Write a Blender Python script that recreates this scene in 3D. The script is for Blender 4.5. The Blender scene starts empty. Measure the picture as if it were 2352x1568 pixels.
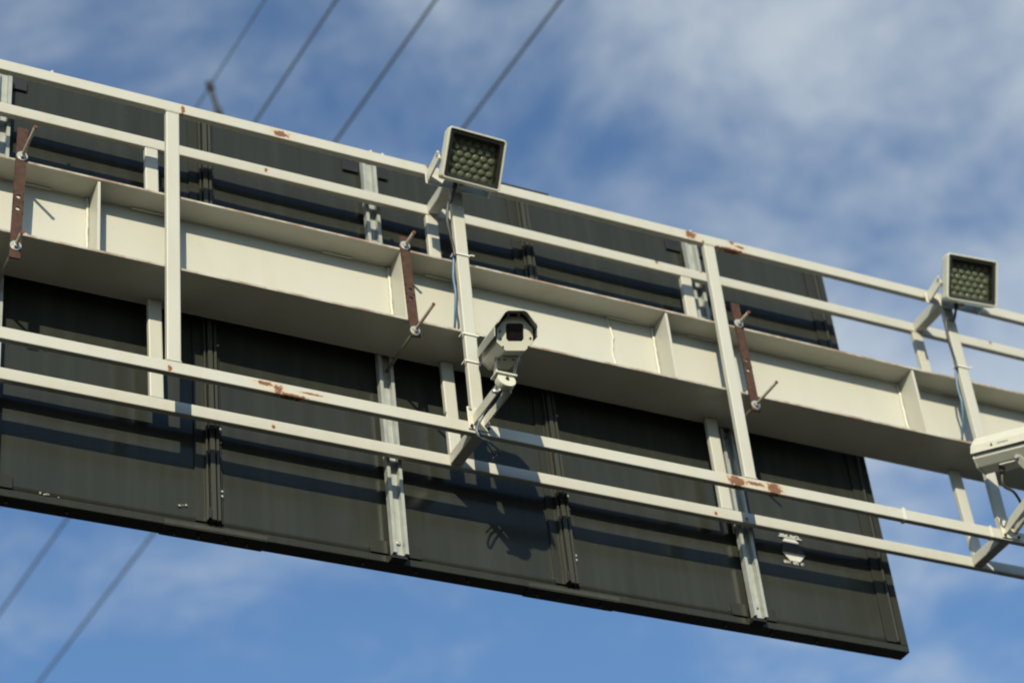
import bpy, bmesh, math, random
from mathutils import Vector, Matrix

random.seed(7)
SC = bpy.context.scene
COL = SC.collection

# ------------------------------------------------------------------ camera
cam_d = bpy.data.cameras.new('camera')
cam_o = bpy.data.objects.new('camera', cam_d)
COL.objects.link(cam_o)
cam_d.sensor_width = 36.0
cam_d.lens = 5339.94 / 2352 * 36.0
cam_d.clip_end = 5000
cam_d.clip_start = 0.1
# rows: image right, image down, viewing direction (in world axes)
R_ = ((0.8938582307, -0.4372078498, -0.0993315630),
      (0.1963092176, 0.5808320758, -0.7899979688),
      (0.4030882712, 0.6866464853, 0.6050094626))
CAM = Vector((-3.4496235704, -6.0896675342, -6.1804261272))
m = Matrix.Identity(4)
for i in range(3):
    m[i][0] = R_[0][i]
    m[i][1] = -R_[1][i]
    m[i][2] = -R_[2][i]
    m[i][3] = CAM[i]
cam_o.matrix_world = m
cam_d.dof.use_dof = True
cam_d.dof.focus_distance = 8.3
cam_d.dof.aperture_fstop = 1.9
SC.camera = cam_o

# ------------------------------------------------------------------ light and sky
SUN_A, SUN_B = 0.54, -0.53            # sun ray travels (SUN_A, 1, SUN_B)
sd = Vector((SUN_A, 1.0, SUN_B)).normalized()
sun_el = math.asin(-sd.z)
sun_rot = math.atan2(-sd.x, -sd.y)
sun_l = bpy.data.lights.new('sun', 'SUN')
sun_l.energy = 5.0
sun_l.angle = math.radians(0.53)
sun_l.color = (1.0, 0.90, 0.69)
sun_o = bpy.data.objects.new('sun', sun_l)
COL.objects.link(sun_o)
sun_o.rotation_euler = sd.to_track_quat('-Z', 'Y').to_euler()
sun_o.location = (-8, -16, 14)

world = bpy.data.worlds.new('World')
SC.world = world
world.use_nodes = True
wn, wl = world.node_tree.nodes, world.node_tree.links
wn.clear()
def N(t, **kw):
    n = wn.new(t)
    for k, v in kw.items():
        setattr(n, k, v)
    return n
SKY_S = 0.14
CLOUD_OFF = (37.45, 27.34, 0.0)
out = N('ShaderNodeOutputWorld')
bg = N('ShaderNodeBackground')
bg.inputs['Strength'].default_value = SKY_S
sky = N('ShaderNodeTexSky', sky_type='NISHITA')
sky.sun_disc = False
sky.sun_elevation = sun_el
sky.sun_rotation = sun_rot
sky.air_density = 1.0
sky.dust_density = 0.3
sky.ozone_density = 3.0
tc = N('ShaderNodeTexCoord')
sep = N('ShaderNodeSeparateXYZ')
wl.new(tc.outputs['Generated'], sep.inputs[0])
def wmath(op, a, b=None, clamp=False):
    n = N('ShaderNodeMath', operation=op, use_clamp=clamp)
    for i, v in enumerate((a, b)):
        if v is None: continue
        if isinstance(v, (int, float)): n.inputs[i].default_value = v
        else: wl.new(v, n.inputs[i])
    return n.outputs[0]
# a flat cloud deck: project the direction on a plane overhead
zc = wmath('MAXIMUM', sep.outputs['Z'], 0.0)
zz = wmath('ADD', zc, 0.12)
cx = wmath('DIVIDE', sep.outputs['X'], zz)
cy = wmath('DIVIDE', sep.outputs['Y'], zz)
cmb = N('ShaderNodeCombineXYZ')
wl.new(cx, cmb.inputs[0]); wl.new(cy, cmb.inputs[1])
mp = N('ShaderNodeMapping')
mp.inputs['Location'].default_value = CLOUD_OFF
wl.new(cmb.outputs[0], mp.inputs[0])
def wnoise(scale, detail, rough, dist=0.0):
    n = N('ShaderNodeTexNoise')
    n.inputs['Scale'].default_value = scale
    n.inputs['Detail'].default_value = detail
    n.inputs['Roughness'].default_value = rough
    n.inputs['Distortion'].default_value = dist
    wl.new(mp.outputs[0], n.inputs['Vector'])
    return n.outputs['Fac']
big = wnoise(1.35, 2.0, 0.5)
fin = wnoise(11.0, 5.0, 0.6, 0.4)
mid = wnoise(5.2, 7.0, 0.62, 0.3)
cov = wmath('ADD', wmath('MULTIPLY', big, 1.25), wmath('MULTIPLY', mid, 1.0))
cov = wmath('ADD', cov, wmath('MULTIPLY', fin, 0.42))
rp = N('ShaderNodeMapRange', interpolation_type='SMOOTHSTEP')
rp.inputs['From Min'].default_value = 1.17
rp.inputs['From Max'].default_value = 1.76
rp.inputs['To Min'].default_value = 0.0
rp.inputs['To Max'].default_value = 0.86
wl.new(cov, rp.inputs['Value'])
cl = N('ShaderNodeRGB')
CB = 0.72 / SKY_S
cl.outputs[0].default_value = (0.80 * CB, 0.90 * CB, 0.98 * CB, 1)
mx = N('ShaderNodeMix', data_type='RGBA')
wl.new(rp.outputs[0], mx.inputs['Factor'])
tint = N('ShaderNodeMix', data_type='RGBA', blend_type='MULTIPLY')
tint.inputs['Factor'].default_value = 1.0
tint.inputs['B'].default_value = (0.84, 0.97, 1.04, 1)
wl.new(sky.outputs[0], tint.inputs['A'])
wl.new(tint.outputs['Result'], mx.inputs['A'])
wl.new(cl.outputs[0], mx.inputs['B'])
wl.new(mx.outputs['Result'], bg.inputs['Color'])
wl.new(bg.outputs[0], out.inputs[0])

SC.view_settings.view_transform = 'Standard'
SC.view_settings.look = 'None'
SC.view_settings.exposure = 0.0
SC.view_settings.gamma = 1.0
SC.view_settings.use_curve_mapping = False
SC.render.engine = 'CYCLES'
SC.cycles.max_bounces = 10
SC.cycles.diffuse_bounces = 1
SC.cycles.pixel_filter_type = 'BLACKMAN_HARRIS'
SC.cycles.filter_width = 2.0

# ------------------------------------------------------------------ helpers
def tag(o, label=None, cat=None, group=None, kind=None):
    if label: o['label'] = label
    if cat: o['category'] = cat
    if group: o['group'] = group
    if kind: o['kind'] = kind
    return o

def thing(name, loc, label, cat, group=None):
    o = bpy.data.objects.new(name, None)
    COL.objects.link(o)
    o.location = loc
    o.empty_display_size = 0.1
    return tag(o, label, cat, group)

WORLD_OFF = {}
def link(name, me, mat, parent=None, smooth=False):
    """link a mesh whose vertices are in world coordinates"""
    o = bpy.data.objects.new(name, me)
    if mat and not me.materials: me.materials.append(mat)
    COL.objects.link(o)
    if parent is not None:
        o.parent = parent
        root = parent
        if parent.type == 'EMPTY':
            o.location = -Vector(parent.location)
        # a part of a part: the parent already sits at world identity
    if smooth:
        for p in me.polygons: p.use_smooth = True
    return o

def mesh_of(bm, name):
    bmesh.ops.recalc_face_normals(bm, faces=bm.faces)
    me = bpy.data.meshes.new(name)
    bm.to_mesh(me); bm.free()
    return me

def bm_box(bm, lo, hi, shear=None):
    lo, hi = Vector(lo), Vector(hi)
    vs = []
    for z in (lo.z, hi.z):
        for y in (lo.y, hi.y):
            for x in (lo.x, hi.x):
                vs.append(bm.verts.new((x, y, z)))
    for f in ((0, 2, 3, 1), (4, 5, 7, 6), (0, 1, 5, 4), (2, 6, 7, 3), (0, 4, 6, 2), (1, 3, 7, 5)):
        bm.faces.new([vs[i] for i in f])
    return vs

def box(name, lo, hi, mat, parent=None, bev=0.0, seg=2, dx_bottom=0.0):
    bm = bmesh.new()
    vs = bm_box(bm, lo, hi)
    if dx_bottom:
        for v in vs[:4]: v.co.x += dx_bottom
    if bev:
        bmesh.ops.bevel(bm, geom=list(bm.edges), offset=bev, segments=seg, affect='EDGES', profile=0.5)
    return link(name, mesh_of(bm, name), mat, parent)

def frame_of(axis, up=Vector((0, 0, 1))):
    f = Vector(axis).normalized()
    r = f.cross(up)
    if r.length < 1e-4: r = f.cross(Vector((0, 1, 0)))
    r.normalize()
    u = r.cross(f).normalized()
    return f, r, u

def bm_prism(bm, poly, p0, f, r, u, d0, d1, cap=True):
    """poly in (r,u) plane, extruded along f from d0 to d1"""
    a = [bm.verts.new(p0 + r * x + u * y + f * d0) for x, y in poly]
    b = [bm.verts.new(p0 + r * x + u * y + f * d1) for x, y in poly]
    n = len(poly)
    for i in range(n):
        bm.faces.new((a[i], a[(i + 1) % n], b[(i + 1) % n], b[i]))
    if cap:
        bm.faces.new(a[::-1]); bm.faces.new(b)

def prism(name, poly, p0, axis, d0, d1, mat, parent=None, bev=0.0, up=Vector((0, 0, 1)), seg=2):
    f, r, u = frame_of(axis, up)
    bm = bmesh.new()
    bm_prism(bm, poly, Vector(p0), f, r, u, d0, d1)
    if bev:
        bmesh.ops.bevel(bm, geom=list(bm.edges), offset=bev, segments=seg, affect='EDGES', profile=0.5)
    return link(name, mesh_of(bm, name), mat, parent)

def ring(n, rad, ph=0.0):
    return [(rad * math.cos(ph + 2 * math.pi * i / n), rad * math.sin(ph + 2 * math.pi * i / n)) for i in range(n)]

def rod(name, p0, p1, rad, mat, parent=None, n=12, bev=0.0):
    p0, p1 = Vector(p0), Vector(p1)
    d = p1 - p0
    o = prism(name, ring(n, rad), p0, d, 0, d.length, mat, parent, bev)
    if n > 6:
        me = o.data
        ax = d.normalized()
        for p in me.polygons:
            p.use_smooth = abs(p.normal.dot(ax)) < 0.5
    return o

def spline_pts(pts, n=10):
    P = [Vector(p) for p in pts]
    P = [P[0] * 2 - P[1]] + P + [P[-1] * 2 - P[-2]]
    res = []
    for i in range(1, len(P) - 2):
        for k in range(n):
            t = k / n
            a, b, c, d = P[i - 1], P[i], P[i + 1], P[i + 2]
            res.append(0.5 * ((2 * b) + (c - a) * t + (2 * a - 5 * b + 4 * c - d) * t * t + (3 * b - a - 3 * c + d) * t ** 3))
    res.append(P[-2].copy())
    return res

def tube(name, pts, rad, mat, parent=None, n=8, smooth_n=10, raw=False):
    P = [Vector(p) for p in pts] if raw else spline_pts(pts, smooth_n)
    bm = bmesh.new()
    rings = []
    up = Vector((0.13, 0.2, 1)).normalized()
    for i, p in enumerate(P):
        d = (P[min(i + 1, len(P) - 1)] - P[max(i - 1, 0)]).normalized()
        r = d.cross(up)
        if r.length < 1e-3: r = d.cross(Vector((1, 0, 0)))
        r.normalize(); u = r.cross(d).normalized(); up = u
        rings.append([bm.verts.new(p + r * x + u * y) for x, y in ring(n, rad)])
    for a, b in zip(rings[:-1], rings[1:]):
        for i in range(n):
            bm.faces.new((a[i], a[(i + 1) % n], b[(i + 1) % n], b[i]))
    bm.faces.new(rings[0][::-1]); bm.faces.new(rings[-1])
    return link(name, mesh_of(bm, name), mat, parent, smooth=True)

# ------------------------------------------------------------------ materials
class Mat:
    def __init__(s, name, rough=0.5, metal=0.0, spec=0.5):
        s.m = bpy.data.materials.new(name)
        s.m.use_nodes = True
        s.n, s.l = s.m.node_tree.nodes, s.m.node_tree.links
        s.b = s.n['Principled BSDF']
        s.b.inputs['Roughness'].default_value = rough
        s.b.inputs['Metallic'].default_value = metal
        s.b.inputs['Specular IOR Level'].default_value = spec
        s.tc = s.n.new('ShaderNodeTexCoord')
    def node(s, t, **kw):
        n = s.n.new(t)
        for k, v in kw.items(): setattr(n, k, v)
        return n
    def val(s, n, i, v):
        if hasattr(v, 'is_output'): s.l.new(v, n.inputs[i])
        else: n.inputs[i].default_value = v
    def math(s, op, a, b=0.0, clamp=False):
        n = s.node('ShaderNodeMath', operation=op, use_clamp=clamp)
        s.val(n, 0, a); s.val(n, 1, b)
        return n.outputs[0]
    def noise(s, scale, detail=4, rough=0.55, stretch=None, vec=None):
        n = s.node('ShaderNodeTexNoise')
        n.inputs['Scale'].default_value = scale
        n.inputs['Detail'].default_value = detail
        n.inputs['Roughness'].default_value = rough
        v = vec or s.tc.outputs['Object']
        if stretch:
            mp = s.node('ShaderNodeMapping')
            mp.inputs['Scale'].default_value = stretch
            s.l.new(v, mp.inputs[0]); v = mp.outputs[0]
        s.l.new(v, n.inputs['Vector'])
        return n.outputs['Fac']
    def ramp(s, v, a, b, lo=0.0, hi=1.0):
        n = s.node('ShaderNodeMapRange', interpolation_type='SMOOTHSTEP')
        s.l.new(v, n.inputs['Value'])
        n.inputs['From Min'].default_value = a; n.inputs['From Max'].default_value = b
        n.inputs['To Min'].default_value = lo; n.inputs['To Max'].default_value = hi
        return n.outputs[0]
    def mix(s, fac, a, b):
        n = s.node('ShaderNodeMix', data_type='RGBA')
        s.val(n, 'Factor', fac)
        for k, v in (('A', a), ('B', b)):
            if isinstance(v, tuple): n.inputs[k].default_value = (*v[:3], 1)
            else: s.l.new(v, n.inputs[k])
        return n.outputs['Result']
    def color(s, c):
        if isinstance(c, tuple): s.b.inputs['Base Color'].default_value = (*c[:3], 1)
        else: s.l.new(c, s.b.inputs['Base Color'])
    def bump(s, h, strength=0.2, dist=0.002):
        n = s.node('ShaderNodeBump')
        n.inputs['Strength'].default_value = strength
        n.inputs['Distance'].default_value = dist
        s.l.new(h, n.inputs['Height'])
        s.l.new(n.outputs[0], s.b.inputs['Normal'])

RUST = (0.115, 0.042, 0.024)
RUST2 = (0.24, 0.115, 0.058)
def paint(name, base=(0.492, 0.494, 0.432), spots=(), speck=0.0, edge=None, grime=0.35, rough=0.45):
    M = Mat(name, rough)
    big = M.noise(2.3, 3, 0.5)
    fine = M.noise(38, 5, 0.62)
    streak = M.noise(9, 4, 0.6, stretch=(1.0, 1.0, 0.35))
    dirt = M.math('MULTIPLY', M.ramp(streak, 0.42, 0.78), grime)
    c = M.mix(dirt, base, (base[0] * 0.80, base[1] * 0.76, base[2] * 0.62))
    c = M.mix(M.ramp(big, 0.35, 0.7, 0, 0.35), c, (base[0] * 0.92, base[1] * 0.91, base[2] * 0.86))
    c = M.mix(M.ramp(fine, 0.62, 0.8, 0, 0.4), c, (base[0] * 0.7, base[1] * 0.66, base[2] * 0.55))
    mask = None
    hf = M.noise(75, 6, 0.7)
    for (x, y, z, rx, rz) in spots:
        sub = M.node('ShaderNodeVectorMath', operation='SUBTRACT')
        M.l.new(M.tc.outputs['Object'], sub.inputs[0]); sub.inputs[1].default_value = (x, y, z)
        sc = M.node('ShaderNodeVectorMath', operation='MULTIPLY')
        M.l.new(sub.outputs[0], sc.inputs[0]); sc.inputs[1].default_value = (1 / rx, 14, 1 / rz)
        ln = M.node('ShaderNodeVectorMath', operation='LENGTH')
        M.l.new(sc.outputs[0], ln.inputs[0])
        d = M.math('ADD', ln.outputs['Value'], M.math('MULTIPLY', M.math('SUBTRACT', hf, 0.5), 3.2))
        k = M.math('SUBTRACT', 1.0, M.ramp(d, 0.75, 1.15))
        mask = k if mask is None else M.math('MAXIMUM', mask, k)
        halo = M.math('SUBTRACT', 1.0, M.ramp(d, 0.9, 2.6))
        c = M.mix(M.math('MULTIPLY', halo, 0.35), c, (0.55, 0.40, 0.22))
    if speck:
        sp = M.ramp(M.noise(24, 6, 0.72), 0.74 - speck, 0.80 - speck)
        mask = sp if mask is None else M.math('MAXIMUM', mask, sp)
    if edge:
        geo = M.node('ShaderNodeNewGeometry')
        sp = M.node('ShaderNodeSeparateXYZ'); M.l.new(geo.outputs['True Normal'], sp.inputs[0])
        front = M.math('LESS_THAN', sp.outputs['Y'], -0.6)
        n1 = M.ramp(M.noise(5.0, 5, 0.7, stretch=(1, 0, 0)), edge[0], edge[1])
        e = M.math('MULTIPLY', M.math('MULTIPLY', front, n1), 0.75)
        mask = e if mask is None else M.math('MAXIMUM', mask, e)
    if mask is not None:
        rc = M.mix(M.noise(60, 4, 0.6), RUST, RUST2)
        c = M.mix(mask, c, rc)
        M.l.new(M.ramp(mask, 0, 1, rough, 0.85), M.b.inputs['Roughness'])
    M.color(c)
    M.bump(M.math('ADD', M.noise(14, 3, 0.5), M.math('MULTIPLY', fine, 0.4)), 0.04, 0.002)
    return M.m

def simple(name, col, rough=0.5, metal=0.0, var=0.25, scale=25, spec=0.5, bump=0.08):
    M = Mat(name, rough, metal, spec)
    n = M.noise(scale, 5, 0.6)
    M.color(M.mix(M.ramp(n, 0.3, 0.75), col, tuple(c * (1 - var) for c in col)))
    if bump: M.bump(n, bump, 0.001)
    return M.m

m_beam = paint('girder_paint', (0.505, 0.505, 0.438), grime=0.25)
m_top_fl = paint('girder_top_flange_paint', (0.505, 0.505, 0.438), edge=(0.36, 0.60), grime=0.5)
m_bot_fl = paint('girder_bottom_flange_paint', (0.505, 0.505, 0.438), edge=(0.38, 0.62), grime=0.5)
m_post = paint('post_paint', (0.492, 0.494, 0.432), speck=0.02)
m_weld = simple('weld_paint', (0.60, 0.60, 0.51), 0.35, 0, 0.15, 90, bump=0.5)
m_railA = paint('upper_front_rail_paint', speck=0.035, spots=[(-0.786, 0, -0.028, 0.03, 0.016), (-1.184, 0, -0.028, 0.008, 0.018), (-0.155, 0, -0.008, 0.012, 0.012),
    (1.05, 0, -0.020, 0.026, 0.022), (1.251, 0, -0.006, 0.012, 0.012), (1.291, 0, -0.024, 0.022, 0.008), (1.106, 0, -0.043, 0.006, 0.006), (1.24, 0, -0.046, 0.06, 0.006)])
m_railB = paint('upper_rear_rail_paint', speck=0.035, spots=[(-0.764, 0.213, -0.026, 0.007, 0.011), (1.004, 0.213, -0.012, 0.008, 0.012), (1.223, 0.213, -0.010, 0.006, 0.006), (2.749, 0.213, -0.01, 0.008, 0.010)])
m_railD = paint('lower_front_rail_paint', speck=0.035, spots=[(-0.846, 0, -1.268, 0.016, 0.018), (-0.90, 0, -1.255, 0.03, 0.01), (-0.80, 0, -1.284, 0.06, 0.006),
    (1.045, 0, -1.268, 0.038, 0.026), (1.215, 0, -1.268, 0.034, 0.026), (1.13, 0, -1.262, 0.05, 0.008), (-1.249, 0, -1.273, 0.008, 0.014), (-0.72, 0, -1.262, 0.04, 0.004)])
m_railE = paint('lower_rear_rail_paint', speck=0.035, spots=[(-0.782, 0.213, -1.272, 0.007, 0.009), (1.074, 0.213, -1.274, 0.008, 0.008), (1.215, 0.213, -1.274, 0.006, 0.012)])
m_galv = simple('galvanised_channel', (0.385, 0.41, 0.375), 0.42, 0.15, 0.22, 18)
m_washer = simple('zinc_washer', (0.62, 0.62, 0.56), 0.35, 0.5, 0.3, 60)
m_rod = simple('threaded_rod_zinc', (0.42, 0.38, 0.29), 0.45, 0.4, 0.4, 120, bump=0.4)
m_rust = simple('rusty_flat_bar', (0.078, 0.040, 0.028), 0.8, 0.0, 0.45, 45, 0.3, 0.3)
m_rustend = simple('rusty_rod_end', (0.17, 0.055, 0.028), 0.8, 0.0, 0.4, 80, 0.3, 0.3)
m_hole = simple('lit_paint_seen_through_hole', (0.70, 0.69, 0.62), 0.5)
m_black = simple('black_gasket', (0.012, 0.012, 0.012), 0.5, 0, 0.3)
m_dark = simple('dark_bolt_steel', (0.05, 0.045, 0.035), 0.5, 0.3, 0.4, 60)
m_white = simple('white_housing_paint', (0.60, 0.60, 0.50), 0.35, 0, 0.08, 12, bump=0.03)
m_print = simple('white_print', (0.62, 0.63, 0.58), 0.5, 0, 0.2, 80)
m_midgrey = simple('grey_print_field', (0.10, 0.105, 0.10), 0.5, 0, 0.3, 30)
m_dropping = simple('dried_dropping', (0.34, 0.34, 0.30), 0.8, 0, 0.4, 90)
m_greyprint = simple('grey_print', (0.05, 0.05, 0.05), 0.5)
m_cable = simple('grey_blue_cable', (0.13, 0.16, 0.19), 0.35, 0, 0.2)
m_bluecable = simple('blue_cable', (0.10, 0.19, 0.29), 0.4, 0, 0.2)
m_dkcable = simple('dark_grey_cable', (0.06, 0.055, 0.045), 0.45, 0, 0.2)
m_tie = simple('white_cable_tie', (0.75, 0.74, 0.68), 0.4, 0, 0.1)
m_clampblack = simple('weathered_black_clamp', (0.025, 0.027, 0.024), 0.6)
m_wire = simple('weathered_conductor', (0.22, 0.24, 0.24), 0.6, 0.2, 0.25, 8)

def panel_mat(name, base, rough, streaks=True):
    M = Mat(name, rough, 0.0, 0.25)
    a = M.noise(26, 5, 0.6, stretch=(1.0, 1.0, 0.035))
    b = M.noise(7, 4, 0.6, stretch=(1.0, 1.0, 0.12))
    c = M.noise(3.0, 3, 0.5)
    col = M.mix(M.ramp(a, 0.4, 0.72, 0, 0.5), base, tuple(x * 1.4 for x in base))
    col = M.mix(M.ramp(b, 0.45, 0.75, 0, 0.5), col, tuple(x * 0.72 for x in base))
    sp = M.ramp(M.noise(55, 2, 0.5), 0.79, 0.83)
    col = M.mix(M.math('MULTIPLY', sp, 0.5), col, (0.25, 0.25, 0.22))
    M.color(col)
    M.l.new(M.ramp(b, 0.3, 0.8, rough * 0.85, rough * 1.35), M.b.inputs['Roughness'])
    M.bump(c, 0.06, 0.02)
    return M.m
m_panel = panel_mat('dark_sign_back', (0.029, 0.032, 0.0265), 0.16)
m_pframe = panel_mat('dark_sign_frame', (0.027, 0.029, 0.022), 0.28)
m_pprof = panel_mat('dark_joint_profile', (0.045, 0.047, 0.038), 0.30)

M = Mat('front_glass', 0.05)
tr = M.node('ShaderNodeBsdfTransparent'); tr.inputs[0].default_value = (0.86, 0.88, 0.82, 1)
gl = M.node('ShaderNodeBsdfGlossy'); gl.inputs['Roughness'].default_value = 0.06
lw = M.node('ShaderNodeLayerWeight'); lw.inputs[0].default_value = 0.5
fr_ = M.math('ADD', 0.04, M.math('MULTIPLY', M.math('POWER', lw.outputs['Facing'], 4.0), 0.8))
ms = M.node('ShaderNodeMixShader')
M.l.new(fr_, ms.inputs[0]); M.l.new(tr.outputs[0], ms.inputs[1]); M.l.new(gl.outputs[0], ms.inputs[2])
M.l.new(ms.outputs[0], M.n['Material Output'].inputs[0])
m_glass = M.m
M = Mat('led_lens_plastic', 0.12)
M.color((0.235, 0.245, 0.21)); M.b.inputs['Coat Weight'].default_value = 0.3
m_lens = M.m
m_ledboard = simple('led_board', (0.15, 0.155, 0.13), 0.45, 0, 0.3)
m_bezel = simple('black_bezel', (0.022, 0.022, 0.018), 0.35, 0, 0.2)
M = Mat('camera_window', 0.06)
M.color((0.006, 0.006, 0.007))
m_window = M.m
m_lensglow = simple('red_lens_coating', (0.008, 0.004, 0.005), 0.2, 0, 0.2)

# ------------------------------------------------------------------ setting
GZ = CAM.z - 1.62
def sheet(name, lo, hi, z, mat, label=None):
    bm = bmesh.new()
    vs = [bm.verts.new((x, y, z)) for x, y in ((lo[0], lo[1]), (hi[0], lo[1]), (hi[0], hi[1]), (lo[0], hi[1]))]
    bm.faces.new(vs)
    o = link(name, mesh_of(bm, name), mat)
    o['kind'] = 'structure'
    return o
m_ground = simple('dry_verge_soil', (0.026, 0.025, 0.016), 0.9, 0, 0.4, 0.6, 0.1, 0)
m_road = simple('asphalt', (0.032, 0.031, 0.027), 0.9, 0, 0.3, 2.0, 0.15, 0)
m_line = simple('road_paint', (0.7, 0.7, 0.66), 0.6, 0, 0.2, 3)
sheet('ground', (-1500, -1500), (1500, 1500), GZ - 0.01, m_ground)
sheet('road', (-7.0, -1200), (10.0, 1200), GZ - 0.002, m_road)
sheet('road_line', (-6.6, -1200), (-6.45, 1200), GZ + 0.002, m_line)
sheet('road_line', (9.45, -1200), (9.6, 1200), GZ + 0.002, m_line)

# ------------------------------------------------------------------ I girder
T = 0.05
TY = 0.0265
FY0, FY1, WEB = 0.027, 0.258, 0.138
ZT, ZB = -0.4455, -0.7976
FT = 0.011
GX0, GX1 = -7.6, 10.6
girder = thing('steel_girder', ((GX0 + GX1) / 2, 0.1425, GZ), 'long cream painted steel I-beam carrying the dark sign and the tube frame', 'girder')
box('web', (GX0, WEB, ZB + FT), (GX1, WEB + 0.009, ZT - FT), m_beam, girder)
box('top_flange', (GX0, FY0, ZT - FT), (GX1, FY1, ZT), m_top_fl, girder, 0.0015, 1)
box('bottom_flange', (GX0, FY0, ZB), (GX1, FY1, ZB + FT), m_bot_fl, girder, 0.0015, 1)
sx = [-2.70, -1.503, -0.300, 0.873, 2.082, 3.29]
for x in sx:
    for y0, y1 in ((FY0 + 0.006, WEB - 0.0005), (WEB + 0.0095, FY1 - 0.006)):
        box('stiffener', (x, y0, ZB + FT + 0.0005), (x + 0.011, y1, ZT - FT - 0.0005), m_beam, girder, 0.001, 1)
    # rough weld bead where the stiffener meets the web
    pts = [(x - 0.006 + random.uniform(-0.002, 0.002), WEB - 0.003, ZB + FT + 0.004 + (ZT - ZB - 2 * FT - 0.008) * k / 22) for k in range(23)]
    tube('weld_bead', pts, 0.0065, m_weld, girder, 6, 2)
# the splice weld in the web
pts = [(0.666 + 0.010 * math.sin(k * 0.5) * (k / 22) + random.uniform(-0.002, 0.002), WEB - 0.001, ZB + FT + 0.004 + (ZT - ZB - 2 * FT - 0.008) * k / 22) for k in range(23)]
tube('weld_bead', pts, 0.006, m_weld, girder, 6, 2)
for x0 in (-1.345, -0.585, -0.152, 0.656, 1.03, 1.70, 2.18, -1.77, 2.9):
    box('packing_strip', (x0, WEB - 0.013, ZT - FT - 0.007), (x0 + 0.125, WEB - 0.001, ZT - FT - 0.0005), m_weld, girder, 0.002, 1)
for x in (GX0 + 0.4, GX1 - 0.4):
    prism('column', ring(16, 0.21), (x, 0.1425, GZ), (0, 0, 1), 0.0, ZB - GZ - 0.001, m_post, girder)
    prism('base_plate', [(-0.35, -0.35), (0.35, -0.35), (0.35, 0.35), (-0.35, 0.35)], (x, 0.1425, GZ), (0, 0, 1), 0.003, 0.04, m_post, girder, 0.004)
    prism('cap_plate', [(-0.20, -0.115), (0.20, -0.115), (0.20, 0.115), (-0.20, 0.115)], (x, 0.1425, ZT), (0, 0, 1), 0.001, 0.02, m_post, girder, 0.003, up=Vector((0, 1, 0)))

# ------------------------------------------------------------------ tube frame
RX0, RX1 = -4.9, 4.9
YB = 0.213
frame = thing('tube_frame', (0, 0.1, ZB), 'cream square tube service frame with rust spots welded around the steel I-beam', 'frame')
ZD, ZE = -1.2385, -1.2418
def rail(y, z, mat):
    return box('rail', (RX0, y, z - T), (RX1, y + TY, z), mat, frame, 0.004, 2)
rA = rail(0.0, 0.0, m_railA); rA['label'] = 'upper front rail with orange rust patches'
rail(YB, -0.006, m_railB)
rD = rail(0.0, ZD, m_railD); rD['label'] = 'lower front rail with heavy brown rust patches'
rail(YB, ZE, m_railE)
P = [(-3.611, 0), (-2.433, 0), (-1.2495, -0.0085), (-0.067, -0.014), (1.1085, -0.018), (2.3235, -0.012), (3.53, 0), (4.72, 0)]
Q = [(-3.611, 0), (-2.433, 0), (-1.2600, 0.014), (-0.0755, 0.002), (1.1165, -0.009), (2.309, 0.022), (3.53, 0), (4.72, 0)]
PW = 0.052
for (x, d), (q, e) in zip(P, Q):
    # front post between the front rails, butting on the flange edges
    box('post', (x, 0.0015, ZD + 0.0003), (x + PW, FY0 - 0.0005, -T - 0.0003), m_post, frame, 0.004, 2, dx_bottom=d)
    f1 = 0.30
    box('post', (q, YB + 0.0015, ZT + 0.0004), (q + PW, YB + TY - 0.0015, -0.006 - T - 0.0003), m_post, frame, 0.004, 2, dx_bottom=e * f1)
    box('post', (q + e * 0.6, YB + 0.0015, ZE + 0.0003), (q + e * 0.6 + PW, YB + TY - 0.0015, ZB - 0.0004), m_post, frame, 0.004, 2, dx_bottom=e * 0.4)
    for zc_, xo in ((ZD + 0.0003, x + d), (-T - 0.0063, x)):
        box('weld_fillet', (xo - 0.0025, -0.0012, zc_), (xo + PW + 0.0025, FY0 - 0.0008, zc_ + 0.006), m_weld, frame, 0.0022, 1)
    if abs(x + 0.067) > 0.01 and abs(x - 2.3235) > 0.01 and abs(x + 2.433) > 0.01 and abs(x - 4.72) > 0.01: continue
    # cross members between front and rear rails, at every second post
    box('cross_member', (x + 0.001, TY + 0.0004, -T + 0.001), (x + PW - 0.003, YB - 0.0004, -0.001), m_post, frame, 0.004, 2)
    box('cross_member', (x + d + 0.001, TY + 0.0004, ZD - T + 0.001), (x + d + PW - 0.003, YB - 0.0004, ZD - 0.001), m_post, frame, 0.004, 2)
# weld collar on the lower front rail near the right end, paint lump
box('weld_seam', (1.822, -0.004, ZD - T - 0.003), (1.838, TY + 0.003, ZD + 0.006), m_weld, frame, 0.003, 2)
box('weld_seam', (2.252, -0.003, ZD - T - 0.002), (2.266, TY + 0.002, ZD + 0.004), m_weld, frame, 0.003, 2)
for (x, z) in ((-1.69, 0.0), (-0.40, 0.0), (-0.35, 0.0), (1.06, 0.0)):
    rod('stub', (x, 0.013, z + 0.0005), (x, 0.013, z + 0.014), 0.006, m_post, frame, 8)

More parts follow.
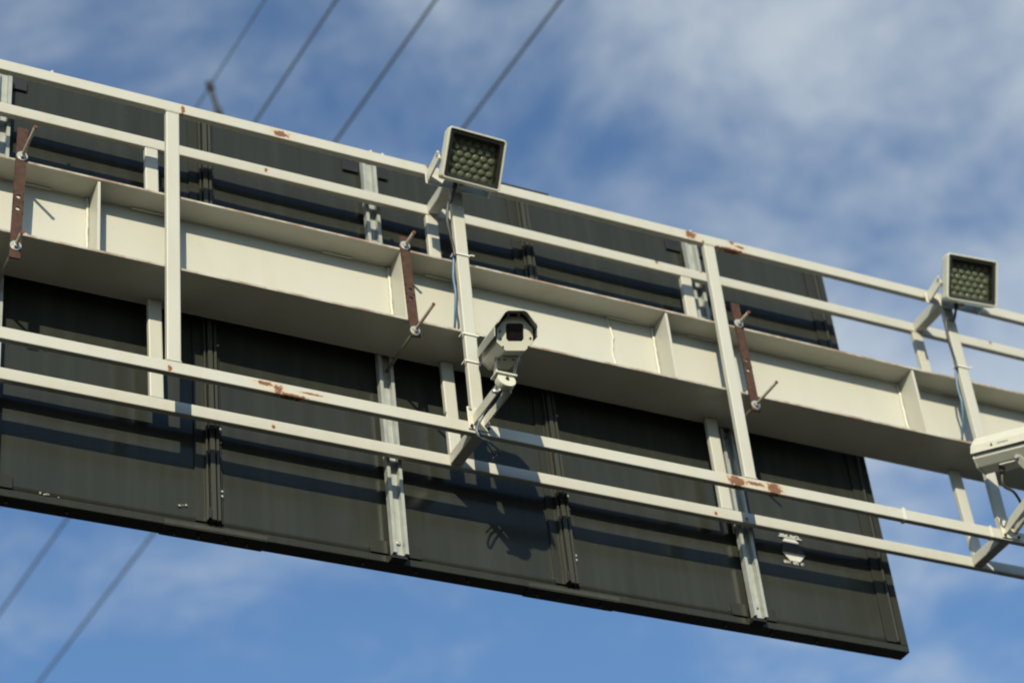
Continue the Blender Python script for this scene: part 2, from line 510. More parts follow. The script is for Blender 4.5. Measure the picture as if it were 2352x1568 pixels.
# ------------------------------------------------------------------ the sign seen from behind
SY = 0.312
SD = 0.062
SZ0, SZ1 = -1.7035, 0.307
XS = 1.9545
joints = [-5.20, -3.80, -2.395, -0.980, 0.434]
sign = thing('road_sign', (-1.6, SY + 0.05, SZ0), 'large dark grey overhead road sign board seen from its back', 'road sign')
edges = joints + [XS]
JH = 0.048
def panel(x0, x1):
    nx, nz = 44, 60
    bm = bmesh.new()
    W, H = x1 - x0, (SZ1 - 0.03) - (SZ0 + 0.03)
    grid = []
    ph = random.uniform(0, 6)
    for j in range(nz + 1):
        row = []
        for i in range(nx + 1):
            s, t = i / nx, j / nz
            e = min(s, 1 - s) * W
            ev = min(t, 1 - t) * H
            y = 0.0040 * math.exp(-(e / 0.085)) - 0.0022 * math.exp(-(ev / 0.12))
            y += 0.0006 * math.sin(5.2 * s + ph) * math.sin(7.0 * t + ph * 1.7)
            c = abs(s - 0.5) * W
            y += 0.0016 * math.exp(-(c / 0.10) ** 2)
            row.append(bm.verts.new((x0 + W * s, SY - y, SZ0 + 0.03 + H * t)))
        grid.append(row)
    for j in range(nz):
        for i in range(nx):
            bm.faces.new((grid[j][i], grid[j][i + 1], grid[j + 1][i + 1], grid[j + 1][i]))
    # give the sheet a back
    geo = bmesh.ops.extrude_face_region(bm, geom=list(bm.faces))
    for v in [g for g in geo['geom'] if isinstance(g, bmesh.types.BMVert)]:
        v.co.y = SY + 0.008
    return link('panel', mesh_of(bm, 'panel'), m_panel, sign, smooth=False)
for a, b in zip(edges[:-1], edges[1:]):
    p = panel(a + 0.012, b - (0.012 if b != XS else 0.03))
    for poly in p.data.polygons: poly.use_smooth = abs(poly.normal.y) > 0.5
# outer frame of the sign
box('bottom_frame', (joints[0] - 0.02, SY - 0.004, SZ0), (XS, SY + SD, SZ0 + 0.03), m_pframe, sign, 0.002, 1)
box('top_frame', (joints[0] - 0.02, SY - 0.004, SZ1 - 0.03), (XS, SY + SD, SZ1), m_pframe, sign, 0.002, 1)
box('end_frame', (XS - 0.03, SY - 0.004, SZ0 + 0.0305), (XS, SY + SD, SZ1 - 0.0305), m_pframe, sign, 0.002, 1)
box('end_frame', (joints[0] - 0.02, SY - 0.004, SZ0 + 0.0305), (joints[0] + 0.01, SY + SD, SZ1 - 0.0305), m_pframe, sign, 0.002, 1)
box('face_sheet', (joints[0] - 0.019, SY + SD - 0.006, SZ0 + 0.0305), (XS - 0.031, SY + SD - 0.001, SZ1 - 0.0305), m_galv, sign)
# end angle just inside the right edge
box('edge_angle', (XS - 0.105, SY - 0.010, SZ0 + 0.034), (XS - 0.060, SY - 0.0045, SZ1 - 0.034), m_pframe, sign, 0.001, 1)
box('edge_angle', (XS - 0.059, SY - 0.018, SZ0 + 0.034), (XS - 0.049, SY - 0.0045, SZ1 - 0.034), m_pprof, sign, 0.001, 1)
# panel joints: an angle, a raised hat profile and a dark gap
for x in joints[1:]:
    box('joint_angle', (x - 0.072, SY - 0.010, SZ0 + 0.034), (x - 0.034, SY - 0.0045, SZ1 - 0.034), m_pframe, sign, 0.001, 1)
    box('joint_angle', (x - 0.0335, SY - 0.028, SZ0 + 0.034), (x - 0.0275, SY - 0.0045, SZ1 - 0.034), m_pprof, sign, 0.001, 1)
    box('joint_profile', (x - 0.020, SY - 0.034, SZ0 + 0.032), (x - 0.002, SY - 0.0045, SZ1 - 0.034), m_pprof, sign, 0.0015, 1)
    box('joint_profile', (x + 0.004, SY - 0.034, SZ0 + 0.032), (x + 0.014, SY - 0.0045, SZ1 - 0.034), m_pprof, sign, 0.0015, 1)
    box('joint_angle', (x + 0.022, SY - 0.012, SZ0 + 0.034), (x + 0.030, SY - 0.0045, SZ1 - 0.034), m_pframe, sign, 0.001, 1)
    for k, z in enumerate((SZ0 + 0.48, SZ0 + 0.44, SZ0 + 0.38, SZ0 + 0.17, SZ0 + 0.15, SZ0 + 0.82)):
        prism('screw', ring(8, 0.0045), (x + 0.026, SY - 0.012, z), (0, -1, 0), 0.0003, 0.004, m_washer, sign)
    # cover plates over the frame at the joint
    box('cover_plate', (x - 0.185, SY - 0.0095, SZ0 - 0.006), (x + 0.195, SY + SD - 0.004, SZ0 - 0.0005), m_pframe, sign, 0.001, 1)
    if x > 0: box('cover_plate', (x - 0.10, SY - 0.0095, SZ1 + 0.0005), (x + 0.14, SY + SD - 0.004, SZ1 + 0.010), m_pframe, sign, 0.001, 1)
    box('cover_lip', (x - 0.185, SY - 0.0100, SZ0), (x + 0.195, SY - 0.0045, SZ0 + 0.018), m_pprof, sign, 0.001, 1)
    for dx in (-0.14, -0.05, 0.05, 0.13):
        rod('bolt', (x + dx, SY + 0.028, SZ0 - 0.0065), (x + dx, SY + 0.028, SZ0 - 0.020), 0.0055, m_dark, sign, 6)
    box('bottom_clip', (x - 0.032, SY - 0.040, SZ0 + 0.034), (x - 0.0225, SY - 0.0285, SZ0 + 0.075), m_black, sign, 0.001, 1)
# galvanised channels that carry the sign on the girder
chan = [-4.84, -3.32, -1.803, -0.289, 1.232]
CY = 0.2588
for x in chan:
    w, lip, base = 0.030, 0.013, CY + 0.025
    prof = [(-w, CY), (-w + lip, CY), (-w + lip, base), (w - lip, base), (w - lip, CY), (w, CY), (w, base + 0.003), (-w, base + 0.003)]
    bm = bmesh.new()
    zlo, zhi = SZ0 + 0.016, SZ1 - 0.10
    a = [bm.verts.new((x + px, py, zlo)) for px, py in prof]
    b = [bm.verts.new((x + px, py, zhi)) for px, py in prof]
    n = len(prof)
    for i in range(n):
        bm.faces.new((a[i], a[(i + 1) % n], b[(i + 1) % n], b[i]))
    for q in (a, b):
        bm.faces.new((q[0], q[1], q[2], q[7])); bm.faces.new((q[2], q[3], q[6], q[7])); bm.faces.new((q[3], q[4], q[5], q[6]))
    link('channel', mesh_of(bm, 'channel'), m_galv, sign)
    prism('channel_bolt', ring(10, 0.009), (x, base, zlo + 0.055), (0, -1, 0), 0.0003, 0.009, m_washer, sign, 0.002)
    for s in (-1, 1):
        c = x + s * 0.066
        box('channel_clip', (c - 0.034, SY - 0.012, SZ0 + 0.031), (c + 0.034, SY - 0.0045, SZ0 + 0.085), m_pframe, sign, 0.001, 1)
        box('channel_clip', (c - 0.034, SY - 0.012, SZ1 - 0.14), (c + 0.034, SY - 0.0045, SZ1 - 0.085), m_black, sign, 0.001, 1)
    for zz in (SZ0 + 0.02, -0.62, SZ1 - 0.20):
        box('channel_packer', (x - 0.024, base + 0.0033, zz), (x + 0.024, SY - 0.0045, zz + 0.05), m_black, sign, 0.001, 1)
    box('channel_foot', (x - 0.030, SY - 0.040, SZ0 + 0.001), (x + 0.030, SY - 0.0045, SZ0 + 0.0155), m_black, sign, 0.001, 1)
    for dx in (-0.12, 0.09, 0.30):
        rod('bolt', (x + dx, SY + 0.028, SZ0 - 0.0005), (x + dx, SY + 0.028, SZ0 - 0.011), 0.006, m_dark, sign, 6)
# bird droppings / paint flakes on the lower panel edges
random.seed(3)
for (x0, z0, n) in ((-1.58, SZ0 + 0.031, 6), (-1.11, SZ0 + 0.085, 3)):
    bm = bmesh.new()
    for k in range(n):
        cx_, cz_ = x0 + random.uniform(-0.05, 0.05), z0 + random.uniform(-0.002, 0.006)
        if n == 3: cx_, cz_ = x0 + k * 0.012, z0 + k * 0.003
        r = random.uniform(0.002, 0.004)
        bm_prism(bm, [(r * 1.6 * math.cos(t * 1.05) * random.uniform(.7, 1), r * math.sin(t * 1.05)) for t in range(6)], Vector((cx_, SY - 0.0062, cz_)), Vector((0, -1, 0)), Vector((1, 0, 0)), Vector((0, 0, 1)), 0, 0.0015)
    link('dropping', mesh_of(bm, 'dropping'), m_dropping, sign)

def text_mesh(body, size, origin, right, up, mat, parent, name, bold=0.0, width=1.0):
    cu = bpy.data.curves.new(name, 'FONT')
    cu.body = body; cu.size = size; cu.align_x = 'CENTER'; cu.align_y = 'CENTER'
    cu.offset = bold; cu.extrude = 0.0002
    ob = bpy.data.objects.new('tmp_text', cu)
    COL.objects.link(ob)
    dg = bpy.context.evaluated_depsgraph_get()
    me = bpy.data.meshes.new_from_object(ob.evaluated_get(dg))
    bpy.data.objects.remove(ob)
    right, up = Vector(right).normalized(), Vector(up).normalized()
    nor = right.cross(up)
    for v in me.vertices:
        c = v.co.copy()
        v.co = Vector(origin) + right * (c.x * width) + up * c.y + nor * c.z
    me.materials.clear()
    return link(name, me, mat, parent)

# maker's sticker: name in a white underlined box, hexagon with clear middle, phone line
KY = SY - 0.0058
text_mesh('SEMLA', 0.033, (1.476, KY, -1.237), (1, 0, 0), (0, 0, 1), m_print, sign, 'sticker_text', 0.0012, 0.95)
box('sticker_line', (1.424, KY - 0.0004, -1.2545), (1.533, KY + 0.0006, -1.2500), m_print, sign)
def flat(name, pts, mat):
    bm = bmesh.new()
    bm_prism(bm, pts, Vector((0, KY, 0)), Vector((0, -1, 0)), Vector((1, 0, 0)), Vector((0, 0, 1)), 0, 0.0006)
    return link(name, mesh_of(bm, name), mat, sign)
flat('sticker_hexagon', [(1.438, -1.274), (1.516, -1.274), (1.503, -1.259), (1.451, -1.259)], m_print)
flat('sticker_hexagon', [(1.426, -1.328), (1.535, -1.328), (1.504, -1.364), (1.457, -1.364)], m_print)
flat('sticker_hexagon', [(1.426, -1.3275), (1.535, -1.3275), (1.516, -1.2745), (1.438, -1.2745)], m_midgrey)
text_mesh('0116  071  46', 0.017, (1.474, KY, -1.3735), (1, 0, 0), (0, 0, 1), m_print, sign, 'sticker_text', 0.0008, 1.0)

# ------------------------------------------------------------------ rusty beam clamps
def clamp(xt, zt, xb, zb, rods, label):
    t = thing('beam_clamp', ((xt + xb) / 2, 0.044, zb), label, 'clamp', 'rusty clamps on the girder')
    hw = 0.0195
    y0, y1 = FY0 - 0.0085, FY0 - 0.0005
    # flat bar with two holes
    H = zt - zb
    def X(z): return xb + (xt - xb) * (z - zb) / H
    holes = [zb + H * 0.46, zb + H * 0.37]
    hr = 0.0085
    bm = bmesh.new()
    zs = [zb + 0.004]
    segs = []
    cur = zb
    for hz in sorted(holes):
        segs.append((cur, hz - 0.022, None)); segs.append((hz - 0.022, hz + 0.022, hz)); cur = hz + 0.022
    segs.append((cur, zt, None))
    def vert(x, y, z): return bm.verts.new((x, y, z))
    for (a, b, hz) in segs:
        if hz is None:
            for y, flip in ((y0, 0), (y1, 1)):
                q = [vert(X(a) - hw, y, a), vert(X(a) + hw, y, a), vert(X(b) + hw, y, b), vert(X(b) - hw, y, b)]
                bm.faces.new(q if not flip else q[::-1])
        else:
            K = 16
            outer, inner = [], []
            for k in range(K):
                an = 2 * math.pi * k / K + math.pi / K
                c, s = math.cos(an), math.sin(an)
                f = 1 / max(abs(c) / 1, abs(s) / 1)
                outer.append((c * f * hw, s * f * 0.022)); inner.append((c * hr, s * hr))
            for y, flip in ((y0, 0), (y1, 1)):
                vo = [vert(X(hz + v) + u, y, hz + v) for u, v in outer]
                vi = [vert(X(hz + v) + u, y, hz + v) for u, v in inner]
                for k in range(K):
                    q = (vo[k], vo[(k + 1) % K], vi[(k + 1) % K], vi[k])
                    bm.faces.new(q if not flip else q[::-1])
            va = [vert(X(hz + v) + u, y0, hz + v) for u, v in inner]
            vb = [vert(X(hz + v) + u, y1, hz + v) for u, v in inner]
            for k in range(K):
                bm.faces.new((va[k], va[(k + 1) % K], vb[(k + 1) % K], vb[k]))
    for s in (-1, 1):
        q = [vert(X(zb) + s * hw, y0, zb), vert(X(zb) + s * hw, y1, zb), vert(X(zt) + s * hw, y1, zt), vert(X(zt) + s * hw, y0, zt)]
        bm.faces.new(q)
    for z in (zb, zt):
        q = [vert(X(z) - hw, y0, z), vert(X(z) + hw, y0, z), vert(X(z) + hw, y1, z), vert(X(z) - hw, y1, z)]
        bm.faces.new(q)
    bmesh.ops.remove_doubles(bm, verts=bm.verts, dist=0.0002)
    link('flat_bar', mesh_of(bm, 'flat_bar'), m_rust, t)
    for (x, z, out_) in rods:
        tip = y0 - out_
        r = rod('threaded_rod', (x, tip, z), (x, SY - 0.028, z), 0.0065, m_rod, t, 12)
        rod('rod_end', (x, tip - 0.0025, z), (x, tip - 0.0003, z), 0.0072, m_rustend, r, 12)
        # a few thread turns near the tip
        rod('washer', (x, y0 - 0.0035, z), (x, y0 - 0.0003, z), 0.0205, m_washer, t, 20)
        rod('nut', (x, y0 - 0.0155, z), (x, y0 - 0.0038, z), 0.0125, m_washer, t, 6)
    return t
clamp(-1.789, -0.300, -1.802, -0.913, [(-1.790, ZT + 0.0072, 0.165), (-1.801, -0.860, 0.075)], 'rusty flat bar clamp whose longer threaded rod sticks out at its upper end')
clamp(-0.286, -0.392, -0.274, -0.875, [(-0.285, ZT + 0.0072, 0.085), (-0.276, -0.851, 0.168)], 'rusty flat bar clamp right beside a beam stiffener, long rod at its lower end')
clamp(1.220, -0.330, 1.221, -0.878, [(1.217, ZT + 0.0072, 0.082), (1.220, -0.852, 0.162)], 'rusty flat bar clamp close beside a tube post, above the sign maker sticker')

# ------------------------------------------------------------------ infrared floodlights
def floodlight(c, yaw, tilt, label, anchor_x):
    """c: centre of the front frame"""
    c = Vector(c)
    t = thing('infrared_floodlight', (c.x, 0.0, c.z - 0.16), label, 'floodlight', 'infrared floodlights on the tube frame')
    f = Vector((math.sin(yaw) * math.cos(tilt) * 1.0, -math.cos(yaw) * math.cos(tilt), -math.sin(tilt)))
    r = Vector((math.cos(yaw), math.sin(yaw), 0.0))
    u = r.cross(f)
    if u.z < 0: u = -u
    W, H = 0.127, 0.105
    def rrect(w, h, rad, n=5):
        pts = []
        for cx_, cy_, a0 in ((w - rad, h - rad, 0), (-w + rad, h - rad, 90), (-w + rad, -h + rad, 180), (w - rad, -h + rad, 270)):
            for k in range(n + 1):
                a = math.radians(a0 + 90 * k / n)
                pts.append((cx_ + rad * math.cos(a), cy_ + rad * math.sin(a)))
        return pts
    def loft(name, secs, mat, cap0=True, cap1=True, par=t):
        bm = bmesh.new()
        rs = [[bm.verts.new(c + r * x + u * y + f * d) for x, y in poly] for poly, d in secs]
        n = len(rs[0])
        for a, b in zip(rs[:-1], rs[1:]):
            for i in range(n):
                bm.faces.new((a[i], a[(i + 1) % n], b[(i + 1) % n], b[i]))
        if cap0: bm.faces.new(rs[0][::-1])
        if cap1: bm.faces.new(rs[-1])
        return link(name, mesh_of(bm, name), mat, par)
    # housing: tapered back, straight front, thin outer frame lip turned inward
    body = loft('housing', [(rrect(0.080, 0.060, 0.012), -0.120), (rrect(0.088, 0.068, 0.012), -0.112), (rrect(W - 0.006, H - 0.006, 0.012), -0.055),
                     (rrect(W - 0.004, H - 0.004, 0.014), -0.030), (rrect(W - 0.001, H - 0.001, 0.014), -0.0295), (rrect(W, H, 0.014), -0.003), (rrect(W - 0.002, H - 0.002, 0.012), 0.0),
                     (rrect(W - 0.007, H - 0.007, 0.009), 0.0), (rrect(W - 0.0085, H - 0.0085, 0.009), -0.046)], m_white)
    # black bezel ring
    loft('bezel', [(rrect(W - 0.009, H - 0.009, 0.008), -0.0455), (rrect(W - 0.009, H - 0.009, 0.008), -0.005), (rrect(W - 0.0105, H - 0.0105, 0.008), -0.004), (rrect(W - 0.023, H - 0.022, 0.014), -0.006),
                   (rrect(W - 0.023, H - 0.022, 0.014), -0.0455)], m_bezel, False, False)
    for sx_ in (-1, 1):
        for sz_ in (-1, 1):
            p = c + r * sx_ * (W - 0.019) + u * sz_ * (H - 0.019) + f * -0.0045
            rod('bezel_screw', p, p + f * 0.003, 0.0035, m_dark, t, 8)
    loft('led_board', [(rrect(W - 0.0235, H - 0.0225, 0.012), -0.0400), (rrect(W - 0.0235, H - 0.0225, 0.012), -0.0385)], m_ledboard)
    # led lenses in offset rows
    me = None
    rows, cols = 6, 6
    px_, pz_ = 0.0345, 0.0265
    for j in range(rows):
        nc = cols if j % 2 == 0 else cols - 1
        for i in range(nc):
            x = (i - (nc - 1) / 2) * px_
            z = ((rows - 1) / 2 - j) * pz_
            p = c + r * x + u * z + f * -0.0380
            if me is None:
                bm = bmesh.new()
                prof = [(0.0138, 0.0), (0.0138, 0.0015), (0.0115, 0.0042), (0.007, 0.0058), (0.0, 0.0064)]
                k = 10
                rs = []
                for rad, d in prof[:-1]:
                    rs.append([bm.verts.new(r * (rad * math.cos(2 * math.pi * q / k)) + u * (rad * math.sin(2 * math.pi * q / k)) + f * d) for q in range(k)])
                top = bm.verts.new(f * prof[-1][1])
                for a, b in zip(rs[:-1], rs[1:]):
                    for q in range(k): bm.faces.new((a[q], a[(q + 1) % k], b[(q + 1) % k], b[q]))
                for q in range(k): bm.faces.new((rs[-1][q], rs[-1][(q + 1) % k], top))
                bm.faces.new(rs[0][::-1])
                me = mesh_of(bm, 'led_lens')
                me.materials.append(m_lens)
                for pl in me.polygons: pl.use_smooth = True
            o = bpy.data.objects.new('led_lens', me)
            COL.objects.link(o); o.parent = t
            o.location = p - Vector(t.location)
    loft('front_glass', [(rrect(W - 0.0235, H - 0.0225, 0.013), -0.0092), (rrect(W - 0.0235, H - 0.0225, 0.013), -0.0072)], m_glass)
    # U bracket: two side straps from the pivots back to a plate on the rail
    piv = c - f * 0.062
    base_c = Vector((anchor_x, -0.0005, piv.z - 0.030))
    for s in (-1, 1):
        a = piv + r * s * (W + 0.004) - u * 0.004
        b = Vector((a.x, -0.014, base_c.z))
        d = b - a
        strap = prism('bracket_strap', [(-0.004, -0.030), (0.004, -0.030), (0.004, 0.020), (-0.004, 0.020)], a - d.normalized() * 0.004, d, 0, d.length + 0.004, m_white, t, 0.0008, seg=1)
        rod('pivot_bolt', a - r * s * 0.004, a + r * s * 0.008, 0.009, m_washer, strap, 6)
    box('bracket_plate', (c.x - W - 0.012, -0.0135, base_c.z - 0.032), (c.x + W + 0.012, -0.0095, base_c.z + 0.024), m_white, t, 0.0008, 1)
    box('bracket_spacer', (anchor_x - 0.022, -0.0090, base_c.z - 0.030), (anchor_x + 0.022, -0.0005, base_c.z + 0.020), m_white, t, 0.0008, 1)
    # cable gland under the housing
    g = c - f * 0.075 - u * (H - 0.012) - r * 0.035
    rod('cable_gland', g, g - u * 0.024, 0.010, m_dark, t, 10)
    rod('cable_gland', g + r * 0.028, g + r * 0.028 - u * 0.016, 0.011, m_galv, t, 10)
    return t, g - u * 0.022
L1 = (-0.0425, -0.178, -0.080)
L2 = (2.365, -0.178, -0.050)
fl1, g1 = floodlight(L1, math.radians(1.0), math.radians(30.5), 'white square infrared floodlight with led lenses on the frame above the camera whose lens shows', -0.043)
fl2, g2 = floodlight(L2, math.radians(-5.0), math.radians(25.0), 'white square infrared floodlight with led lenses on the bare frame past the sign end', 2.349)

def feed(g, x_post, label, z0):
    t = thing('floodlight_cable', (x_post, -0.01, -1.1), label, 'cable', 'cables down the frame posts')
    xl = x_post - 0.006
    tube('cable', [g, g + Vector((-0.006, 0.03, -0.05)), (xl - 0.035, -0.045, z0 - 0.19), (xl - 0.040, -0.03, z0 - 0.28), (xl - 0.014, -0.008, z0 - 0.37), (xl - 0.006, 0.0, z0 - 0.42)], 0.0062, m_dkcable, t, 8, 8)
    tube('cable', [(xl - 0.004, 0.010, z0 - 0.40), (xl - 0.010, 0.024, z0 - 0.50), (xl - 0.007, 0.026, z0 - 0.58), (xl - 0.003, 0.052, z0 - 0.66), (xl + 0.010, 0.10, z0 - 0.72)], 0.0052, m_bluecable, t, 8, 8)
    for dz in (-0.405, -0.80, -0.93):
        z = z0 + dz
        dx = -0.014 * (-z) / 1.2
        bm = bmesh.new()
        x0, x1, y0, y1 = xl - 0.010 + dx * 0.4, x_post + PW + 0.003 + dx * 0.4, -0.0035, TY - 0.001
        bm_box(bm, (x0, y0, z), (x1, y0 + 0.003, z + 0.006)); bm_box(bm, (x0, y0 + 0.0031, z), (x0 + 0.003, y1, z + 0.006))
        bm_box(bm, (x1 - 0.003, y0 + 0.0031, z), (x1, y1, z + 0.006)); bm_box(bm, (x1 - 0.001, y0 - 0.006, z + 0.001), (x1 + 0.016, y0 - 0.002, z + 0.005))
        link('cable_tie', mesh_of(bm, 'cable_tie'), m_tie, t)
    return t
feed(g1, -0.069, 'dark and blue cable tied to the post under the floodlight, beside the sign', -0.03)
feed(g2, 2.321, 'dark and blue cable tied to the post past the sign end', -0.0)

# ------------------------------------------------------------------ surveillance cameras
def cctv(face_c, back, plate, knuckle, label, L=0.36, letters=False, up=None):
    F = Vector(face_c); f = -Vector(back).normalized()
    r = f.cross(Vector((0, 0, 1))).normalized(); u = r.cross(f).normalized()
    r = -r          # image right when looking at the front
    t = thing('surveillance_camera', plate, label, 'camera', 'surveillance cameras on brackets')
    def mk(name, poly, d0, d1, mat, par=t, bev=0.0, cap=True):
        bm = bmesh.new()
        bm_prism(bm, poly, F, f, r, u, d0, d1, cap)
        if bev: bmesh.ops.bevel(bm, geom=list(bm.edges), offset=bev, segments=2, affect='EDGES', profile=0.5)
        return link(name, mesh_of(bm, name), mat, par)
    hw, ch = 0.066, 0.030
    octa = [(-hw, -0.034), (-hw + ch, -0.064), (hw - ch, -0.064), (hw, -0.034), (hw, 0.018), (hw - 0.036, 0.060), (-hw + 0.036, 0.060), (-hw, 0.018)]
    inn = [(x * 0.965, y * 0.965) for x, y in octa]
    body = mk('housing', inn, -L, -0.0145, m_white, bev=0.002)
    # front plate with a window opening
    win = [(-0.032, -0.020), (-0.024, -0.029), (0.024, -0.029), (0.032, -0.020), (0.032, 0.031), (0.026, 0.037), (-0.026, 0.037), (-0.032, 0.031)]
    bm = bmesh.new()
    rings_ = []
    for poly, d in ((octa, -0.014), (octa, -0.0015), ([(x * 0.985, y * 0.985) for x, y in octa], 0.0), (win, 0.0), (win, -0.014)):
        rings_.append([bm.verts.new(F + r * x + u * y + f * d) for x, y in poly])
    for a, b in zip(rings_, rings_[1:] + rings_[:1]):
        for i in range(8): bm.faces.new((a[i], a[(i + 1) % 8], b[(i + 1) % 8], b[i]))
    link('front_plate', mesh_of(bm, 'front_plate'), m_white, t)
    wbig = [(x * 1.06, y * 1.06) for x, y in win]
    mk('window', [(x * 0.99, y * 0.99) for x, y in win], -0.0138, -0.009, m_window)
    rod('lens', F + u * -0.004 - r * 0.006 + f * -0.0088, F + u * -0.004 - r * 0.006 + f * -0.0070, 0.013, m_lensglow, t, 16)
    for x, y in ((-0.052, -0.020), (-0.045, -0.050), (0.048, -0.050), (0.056, -0.018), (-0.054, 0.006)):
        p = F + r * x + u * y
        rod('screw', p + f * 0.0003, p + f * 0.0025, 0.004, m_dark, t, 8)
    # sunshield: folded sheet, longer than the housing
    line = [(-0.079, -0.016), (-0.079, 0.018), (-0.070, 0.030), (-0.043, 0.069), (-0.030, 0.076), (0.030, 0.076), (0.043, 0.069), (0.070, 0.030), (0.079, 0.018), (0.079, -0.016)]
    th = 0.0028
    innr = [(-0.079 + th, -0.016), (-0.079 + th, 0.017), (-0.070 + th, 0.028), (-0.043 + th * .8, 0.069 - th), (-0.029, 0.076 - th), (0.029, 0.076 - th), (0.043 - th * .8, 0.069 - th), (0.070 - th, 0.028), (0.079 - th, 0.017), (0.079 - th, -0.016)]
    bm = bmesh.new()
    n = len(line)
    def yb(y, d): return y
    sec = {}
    for d in (0.046, -L - 0.012):
        sec[d] = ([bm.verts.new(F + r * x + u * y + f * (d - (0.018 if (d > 0 and y < 0.02) else 0))) for x, y in line],
                  [bm.verts.new(F + r * x + u * y + f * (d - (0.018 if (d > 0 and y < 0.02) else 0))) for x, y in innr])
    (ao, ai), (bo, bi) = sec[0.046], sec[-L - 0.012]
    for i in range(n - 1):
        bm.faces.new((ao[i], ao[i + 1], bo[i + 1], bo[i]))
        bm.faces.new((ai[i], bi[i], bi[i + 1], ai[i + 1]))
        bm.faces.new((ao[i], ai[i], ai[i + 1], ao[i + 1]))
        bm.faces.new((bo[i], bo[i + 1], bi[i + 1], bi[i]))
    bm.faces.new((ao[0], bo[0], bi[0], ai[0])); bm.faces.new((ao[-1], ai[-1], bi[-1], bo[-1]))
    sh = link('sunshield', mesh_of(bm, 'sunshield'), m_white, t)
    for x in (-0.022, 0.016):
        mk('shield_clip', [(x - 0.004, 0.0605), (x + 0.004, 0.0605), (x + 0.004, 0.0725), (x - 0.004, 0.0725)], -0.012, 0.006, m_white)
    mk('shield_spacer', [(-0.018, 0.0605), (0.012, 0.0605), (0.012, 0.0725), (-0.018, 0.0725)], -0.02, -0.004, m_black)
    for d in (-0.12, -L + 0.06):
        mk('shield_spacer', [(-0.028, 0.0585), (0.028, 0.0585), (0.028, 0.0728), (-0.028, 0.0728)], d - 0.02, d, m_white)
    # rear cap lip and side slot strip
    mk('rear_cap', [(x * 1.0, y * 1.0) for x, y in octa], -L - 0.010, -L - 0.0005, m_white, bev=0.002)
    # mounting plate under the housing
    mk('mount_plate', [(-0.030, -0.070), (0.030, -0.070), (0.030, -0.0622), (-0.030, -0.0622)], -0.27, -0.10, m_white, bev=0.001)
    for x in (-0.018, 0.014):
        p = F + r * x - u * 0.070 - f * 0.125
        rod('slot_bolt', p - u * 0.0003, p - u * 0.003, 0.006, m_dark, t, 8)
    # yoke and knuckle
    K = Vector(knuckle)
    att = F - f * 0.185 - u * 0.0705
    for s in (-1, 1):
        a = att + r * s * 0.036 + u * 0.012
        b = Vector((K.x + s * 0.036, K.y, K.z + 0.006))
        d = b - a
        prism('yoke_ear', [(-0.003, -0.017), (0.003, -0.017), (0.003, 0.017), (-0.003, 0.017)], a, d, 0, d.length, m_white, t, 0.001, up=f, seg=1)
    rod('yoke_bolt', att + r * 0.034 + u * 0.010, att + r * 0.048 + u * 0.010, 0.011, m_white, t, 12)
    rod('yoke_bolt', att - r * 0.034 + u * 0.010, att - r * 0.048 + u * 0.010, 0.008, m_washer, t, 8)
    ped = K + Vector((0, -0.004, 0.0))
    box('yoke_base', (K.x - 0.042, K.y - 0.026, K.z + 0.004), (K.x + 0.042, K.y + 0.026, K.z + 0.012), m_white, t, 0.002, 2)
    rod('knuckle', K + Vector((0, -0.020, -0.014)), K + Vector((0, 0.010, -0.020)), 0.036, m_white, t, 20, 0.002)
    rod('knuckle_bolt', K + Vector((0, -0.0205, -0.014)), K + Vector((0, -0.026, -0.013)), 0.007, m_dark, t, 8)
    PL = Vector(plate)
    # twin bracket arms back to the base plate
    for s in (-1, 1):
        a = K + Vector((s * 0.022, 0.0, -0.034))
        b = PL + Vector((s * 0.022, -0.006, -0.008))
        d = b - a
        prism('bracket_arm', [(-0.0028, -0.022), (0.0028, -0.022), (0.0028, 0.022), (-0.0028, 0.022)], a, d, 0, d.length, m_white, t, 0.001, seg=1)
    rod('arm_bolt', K + Vector((-0.020, 0.02, -0.050)), K + Vector((-0.044, 0.02, -0.050)), 0.008, m_washer, t, 8)
    prism('base_plate', [(-0.044, -0.050), (0.044, -0.050), (0.044, 0.050), (-0.044, 0.050)], PL, (0, -1, 0), 0.0, 0.006, m_white, t, 0.002)
    for x in (-0.034, 0.034):
        for z in (-0.040, 0.040):
            p = PL + Vector((x, -0.0063, z))
            rod('plate_bolt', p, p + Vector((0, -0.007, 0)), 0.0065, m_rust if z < 0 else m_washer, t, 6)
    if letters:
        # grey triangle mark and short lettering on the side of the shield
        side = -r * 0.0794
        base = F + side - f * (L - 0.075) + u * 0.004
        nr = -r
        bm = bmesh.new()
        bm_prism(bm, [(0.0, -0.007), (0.014, -0.007), (0.007, 0.009)], base, nr, f, u, 0.0, 0.0004)
        link('logo_mark', mesh_of(bm, 'logo_mark'), m_greyprint, sh)
        text_mesh('camera', 0.017, base + f * 0.056, f, u, m_greyprint, sh, 'logo_text')
        # cable gland below
        g = F - u * 0.0645 - f * (L - 0.085)
        rod('cable_gland', g, g - u * 0.030, 0.013, m_dkcable, t, 10)
        e = Vector((PL.x + 0.02, PL.y - 0.10, PL.z + 0.03))
        tube('cable', [g - u * 0.028, g - u * 0.08 + r * 0.01, (g + e) * 0.5 - Vector((0, 0, 0.02)), e], 0.006, m_dkcable, t, 8, 8)
    return t, F, f, r, u
cam1, F1, f1, r1, u1 = cctv((-0.085, -0.385, -1.113), (0.101, 0.307, 0.158), (-0.060, -0.0010, -1.226), (-0.076, -0.255, -1.223),
     'cream box surveillance camera with lens window showing, on twin-arm bracket in front of the sign')
ax = Vector((0.096, -0.2, -0.05)).normalized()
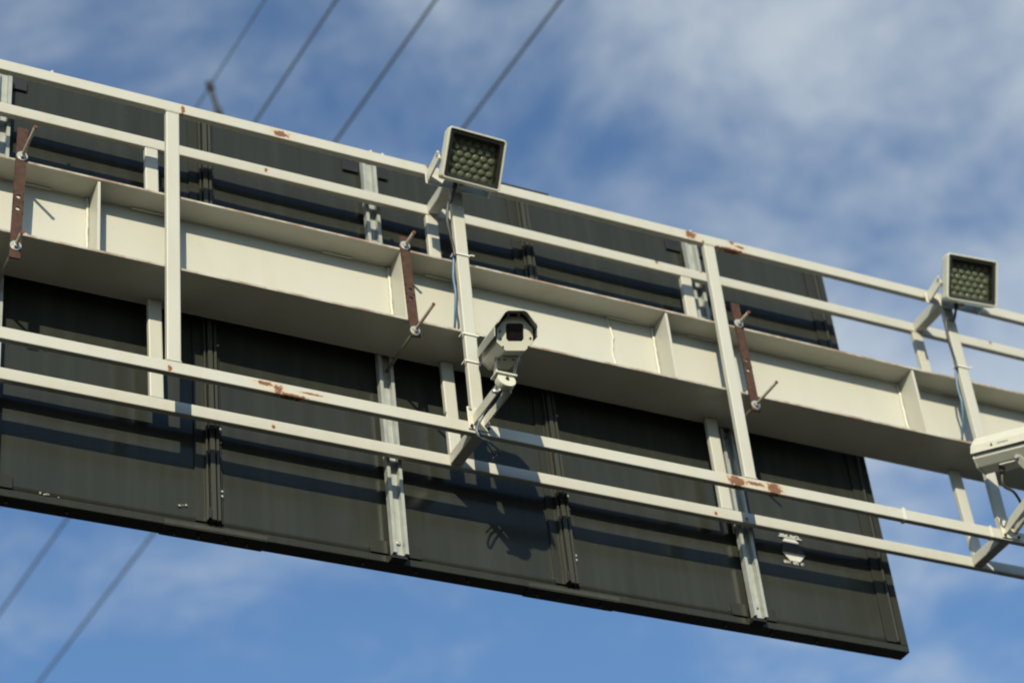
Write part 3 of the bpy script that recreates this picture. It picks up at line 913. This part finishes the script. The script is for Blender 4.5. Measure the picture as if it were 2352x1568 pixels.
cam2, F2, f2, r2, u2 = cctv(Vector((2.197, -0.11, -0.985)) + ax * 0.372, -ax, (2.352, -0.0010, -1.232), (2.335, -0.285, -1.165),
     'cream box surveillance camera seen from its side with small dark lettering, past the sign end', letters=True)

# camera cable hanging in a loop under the bracket
ct = thing('camera_cable', (-0.05, -0.05, -1.36), 'thin grey-blue cable looping below the bracket of the camera showing its lens', 'cable')
tube('cable', [(-0.072, -0.225, -1.246), (-0.074, -0.20, -1.256), (-0.074, -0.16, -1.262), (-0.075, -0.10, -1.258), (-0.094, -0.075, -1.29), (-0.112, -0.075, -1.335), (-0.098, -0.065, -1.358),
               (-0.055, -0.03, -1.335), (0.0, 0.015, -1.315), (0.055, 0.07, -1.30), (0.06, 0.14, -1.285)], 0.0048, m_cable, ct, 8, 8)
tube('cable', [(-0.10, -0.05, -1.30), (-0.03, 0.02, -1.298), (0.05, 0.10, -1.296)], 0.0035, m_bluecable, ct, 6, 6)

# ------------------------------------------------------------------ overhead wires
WZ = CAM.z + 13.0
WG = 'overhead wires crossing above the sign'
wire_x = [(1.86, 0.0065, 'thin overhead wire carrying a dark hanging clamp'), (2.36, 0.0108, 'thicker overhead wire right next to the thin clamped one'),
          (3.06, 0.0125, 'thick overhead wire two over from the thin clamped one'), (3.955, 0.0135, 'thick overhead wire passing behind a floodlight head, farthest from the clamped one')]
def wire_at(x0, y):
    return Vector((x0 - 0.064 * y, y, WZ + 0.00035 * (y - 8) ** 2))
for x0, rad, lab in wire_x:
    pts = [wire_at(x0, y) for y in [-40 + 4 * k for k in range(26)]]
    o = tube('overhead_wire', pts, rad, m_wire, None, 8, raw=True)
    tag(o, lab, 'wire', WG)
hk = thing('wire_clamp', wire_at(1.86, 6.45), 'dark hanging clamp on the thin overhead wire above the sign', 'clamp')
p = wire_at(1.86, 6.45)
tube('clamp_body', [p + Vector((0, 0, 0.02)), p + Vector((0.02, 0.0, -0.08)), p + Vector((0.055, 0.01, -0.20)), p + Vector((0.07, 0.01, -0.26))], 0.021, m_clampblack, hk, 8, 6)
rod('clamp_end', p + Vector((0.062, 0.01, -0.22)), p + Vector((0.078, 0.01, -0.30)), 0.030, m_clampblack, hk, 10)
rod('clamp_end', p + Vector((-0.012, 0.0, 0.03)), p + Vector((0.012, 0.0, -0.04)), 0.030, m_clampblack, hk, 10)
tube('dropper', [p + Vector((0.072, 0.01, -0.28)), p + Vector((0.12, 0.02, -0.38)), p + Vector((0.20, 0.03, -0.50)), p + Vector((0.35, 0.05, -0.75))], 0.010, m_clampblack, hk, 6, 6)
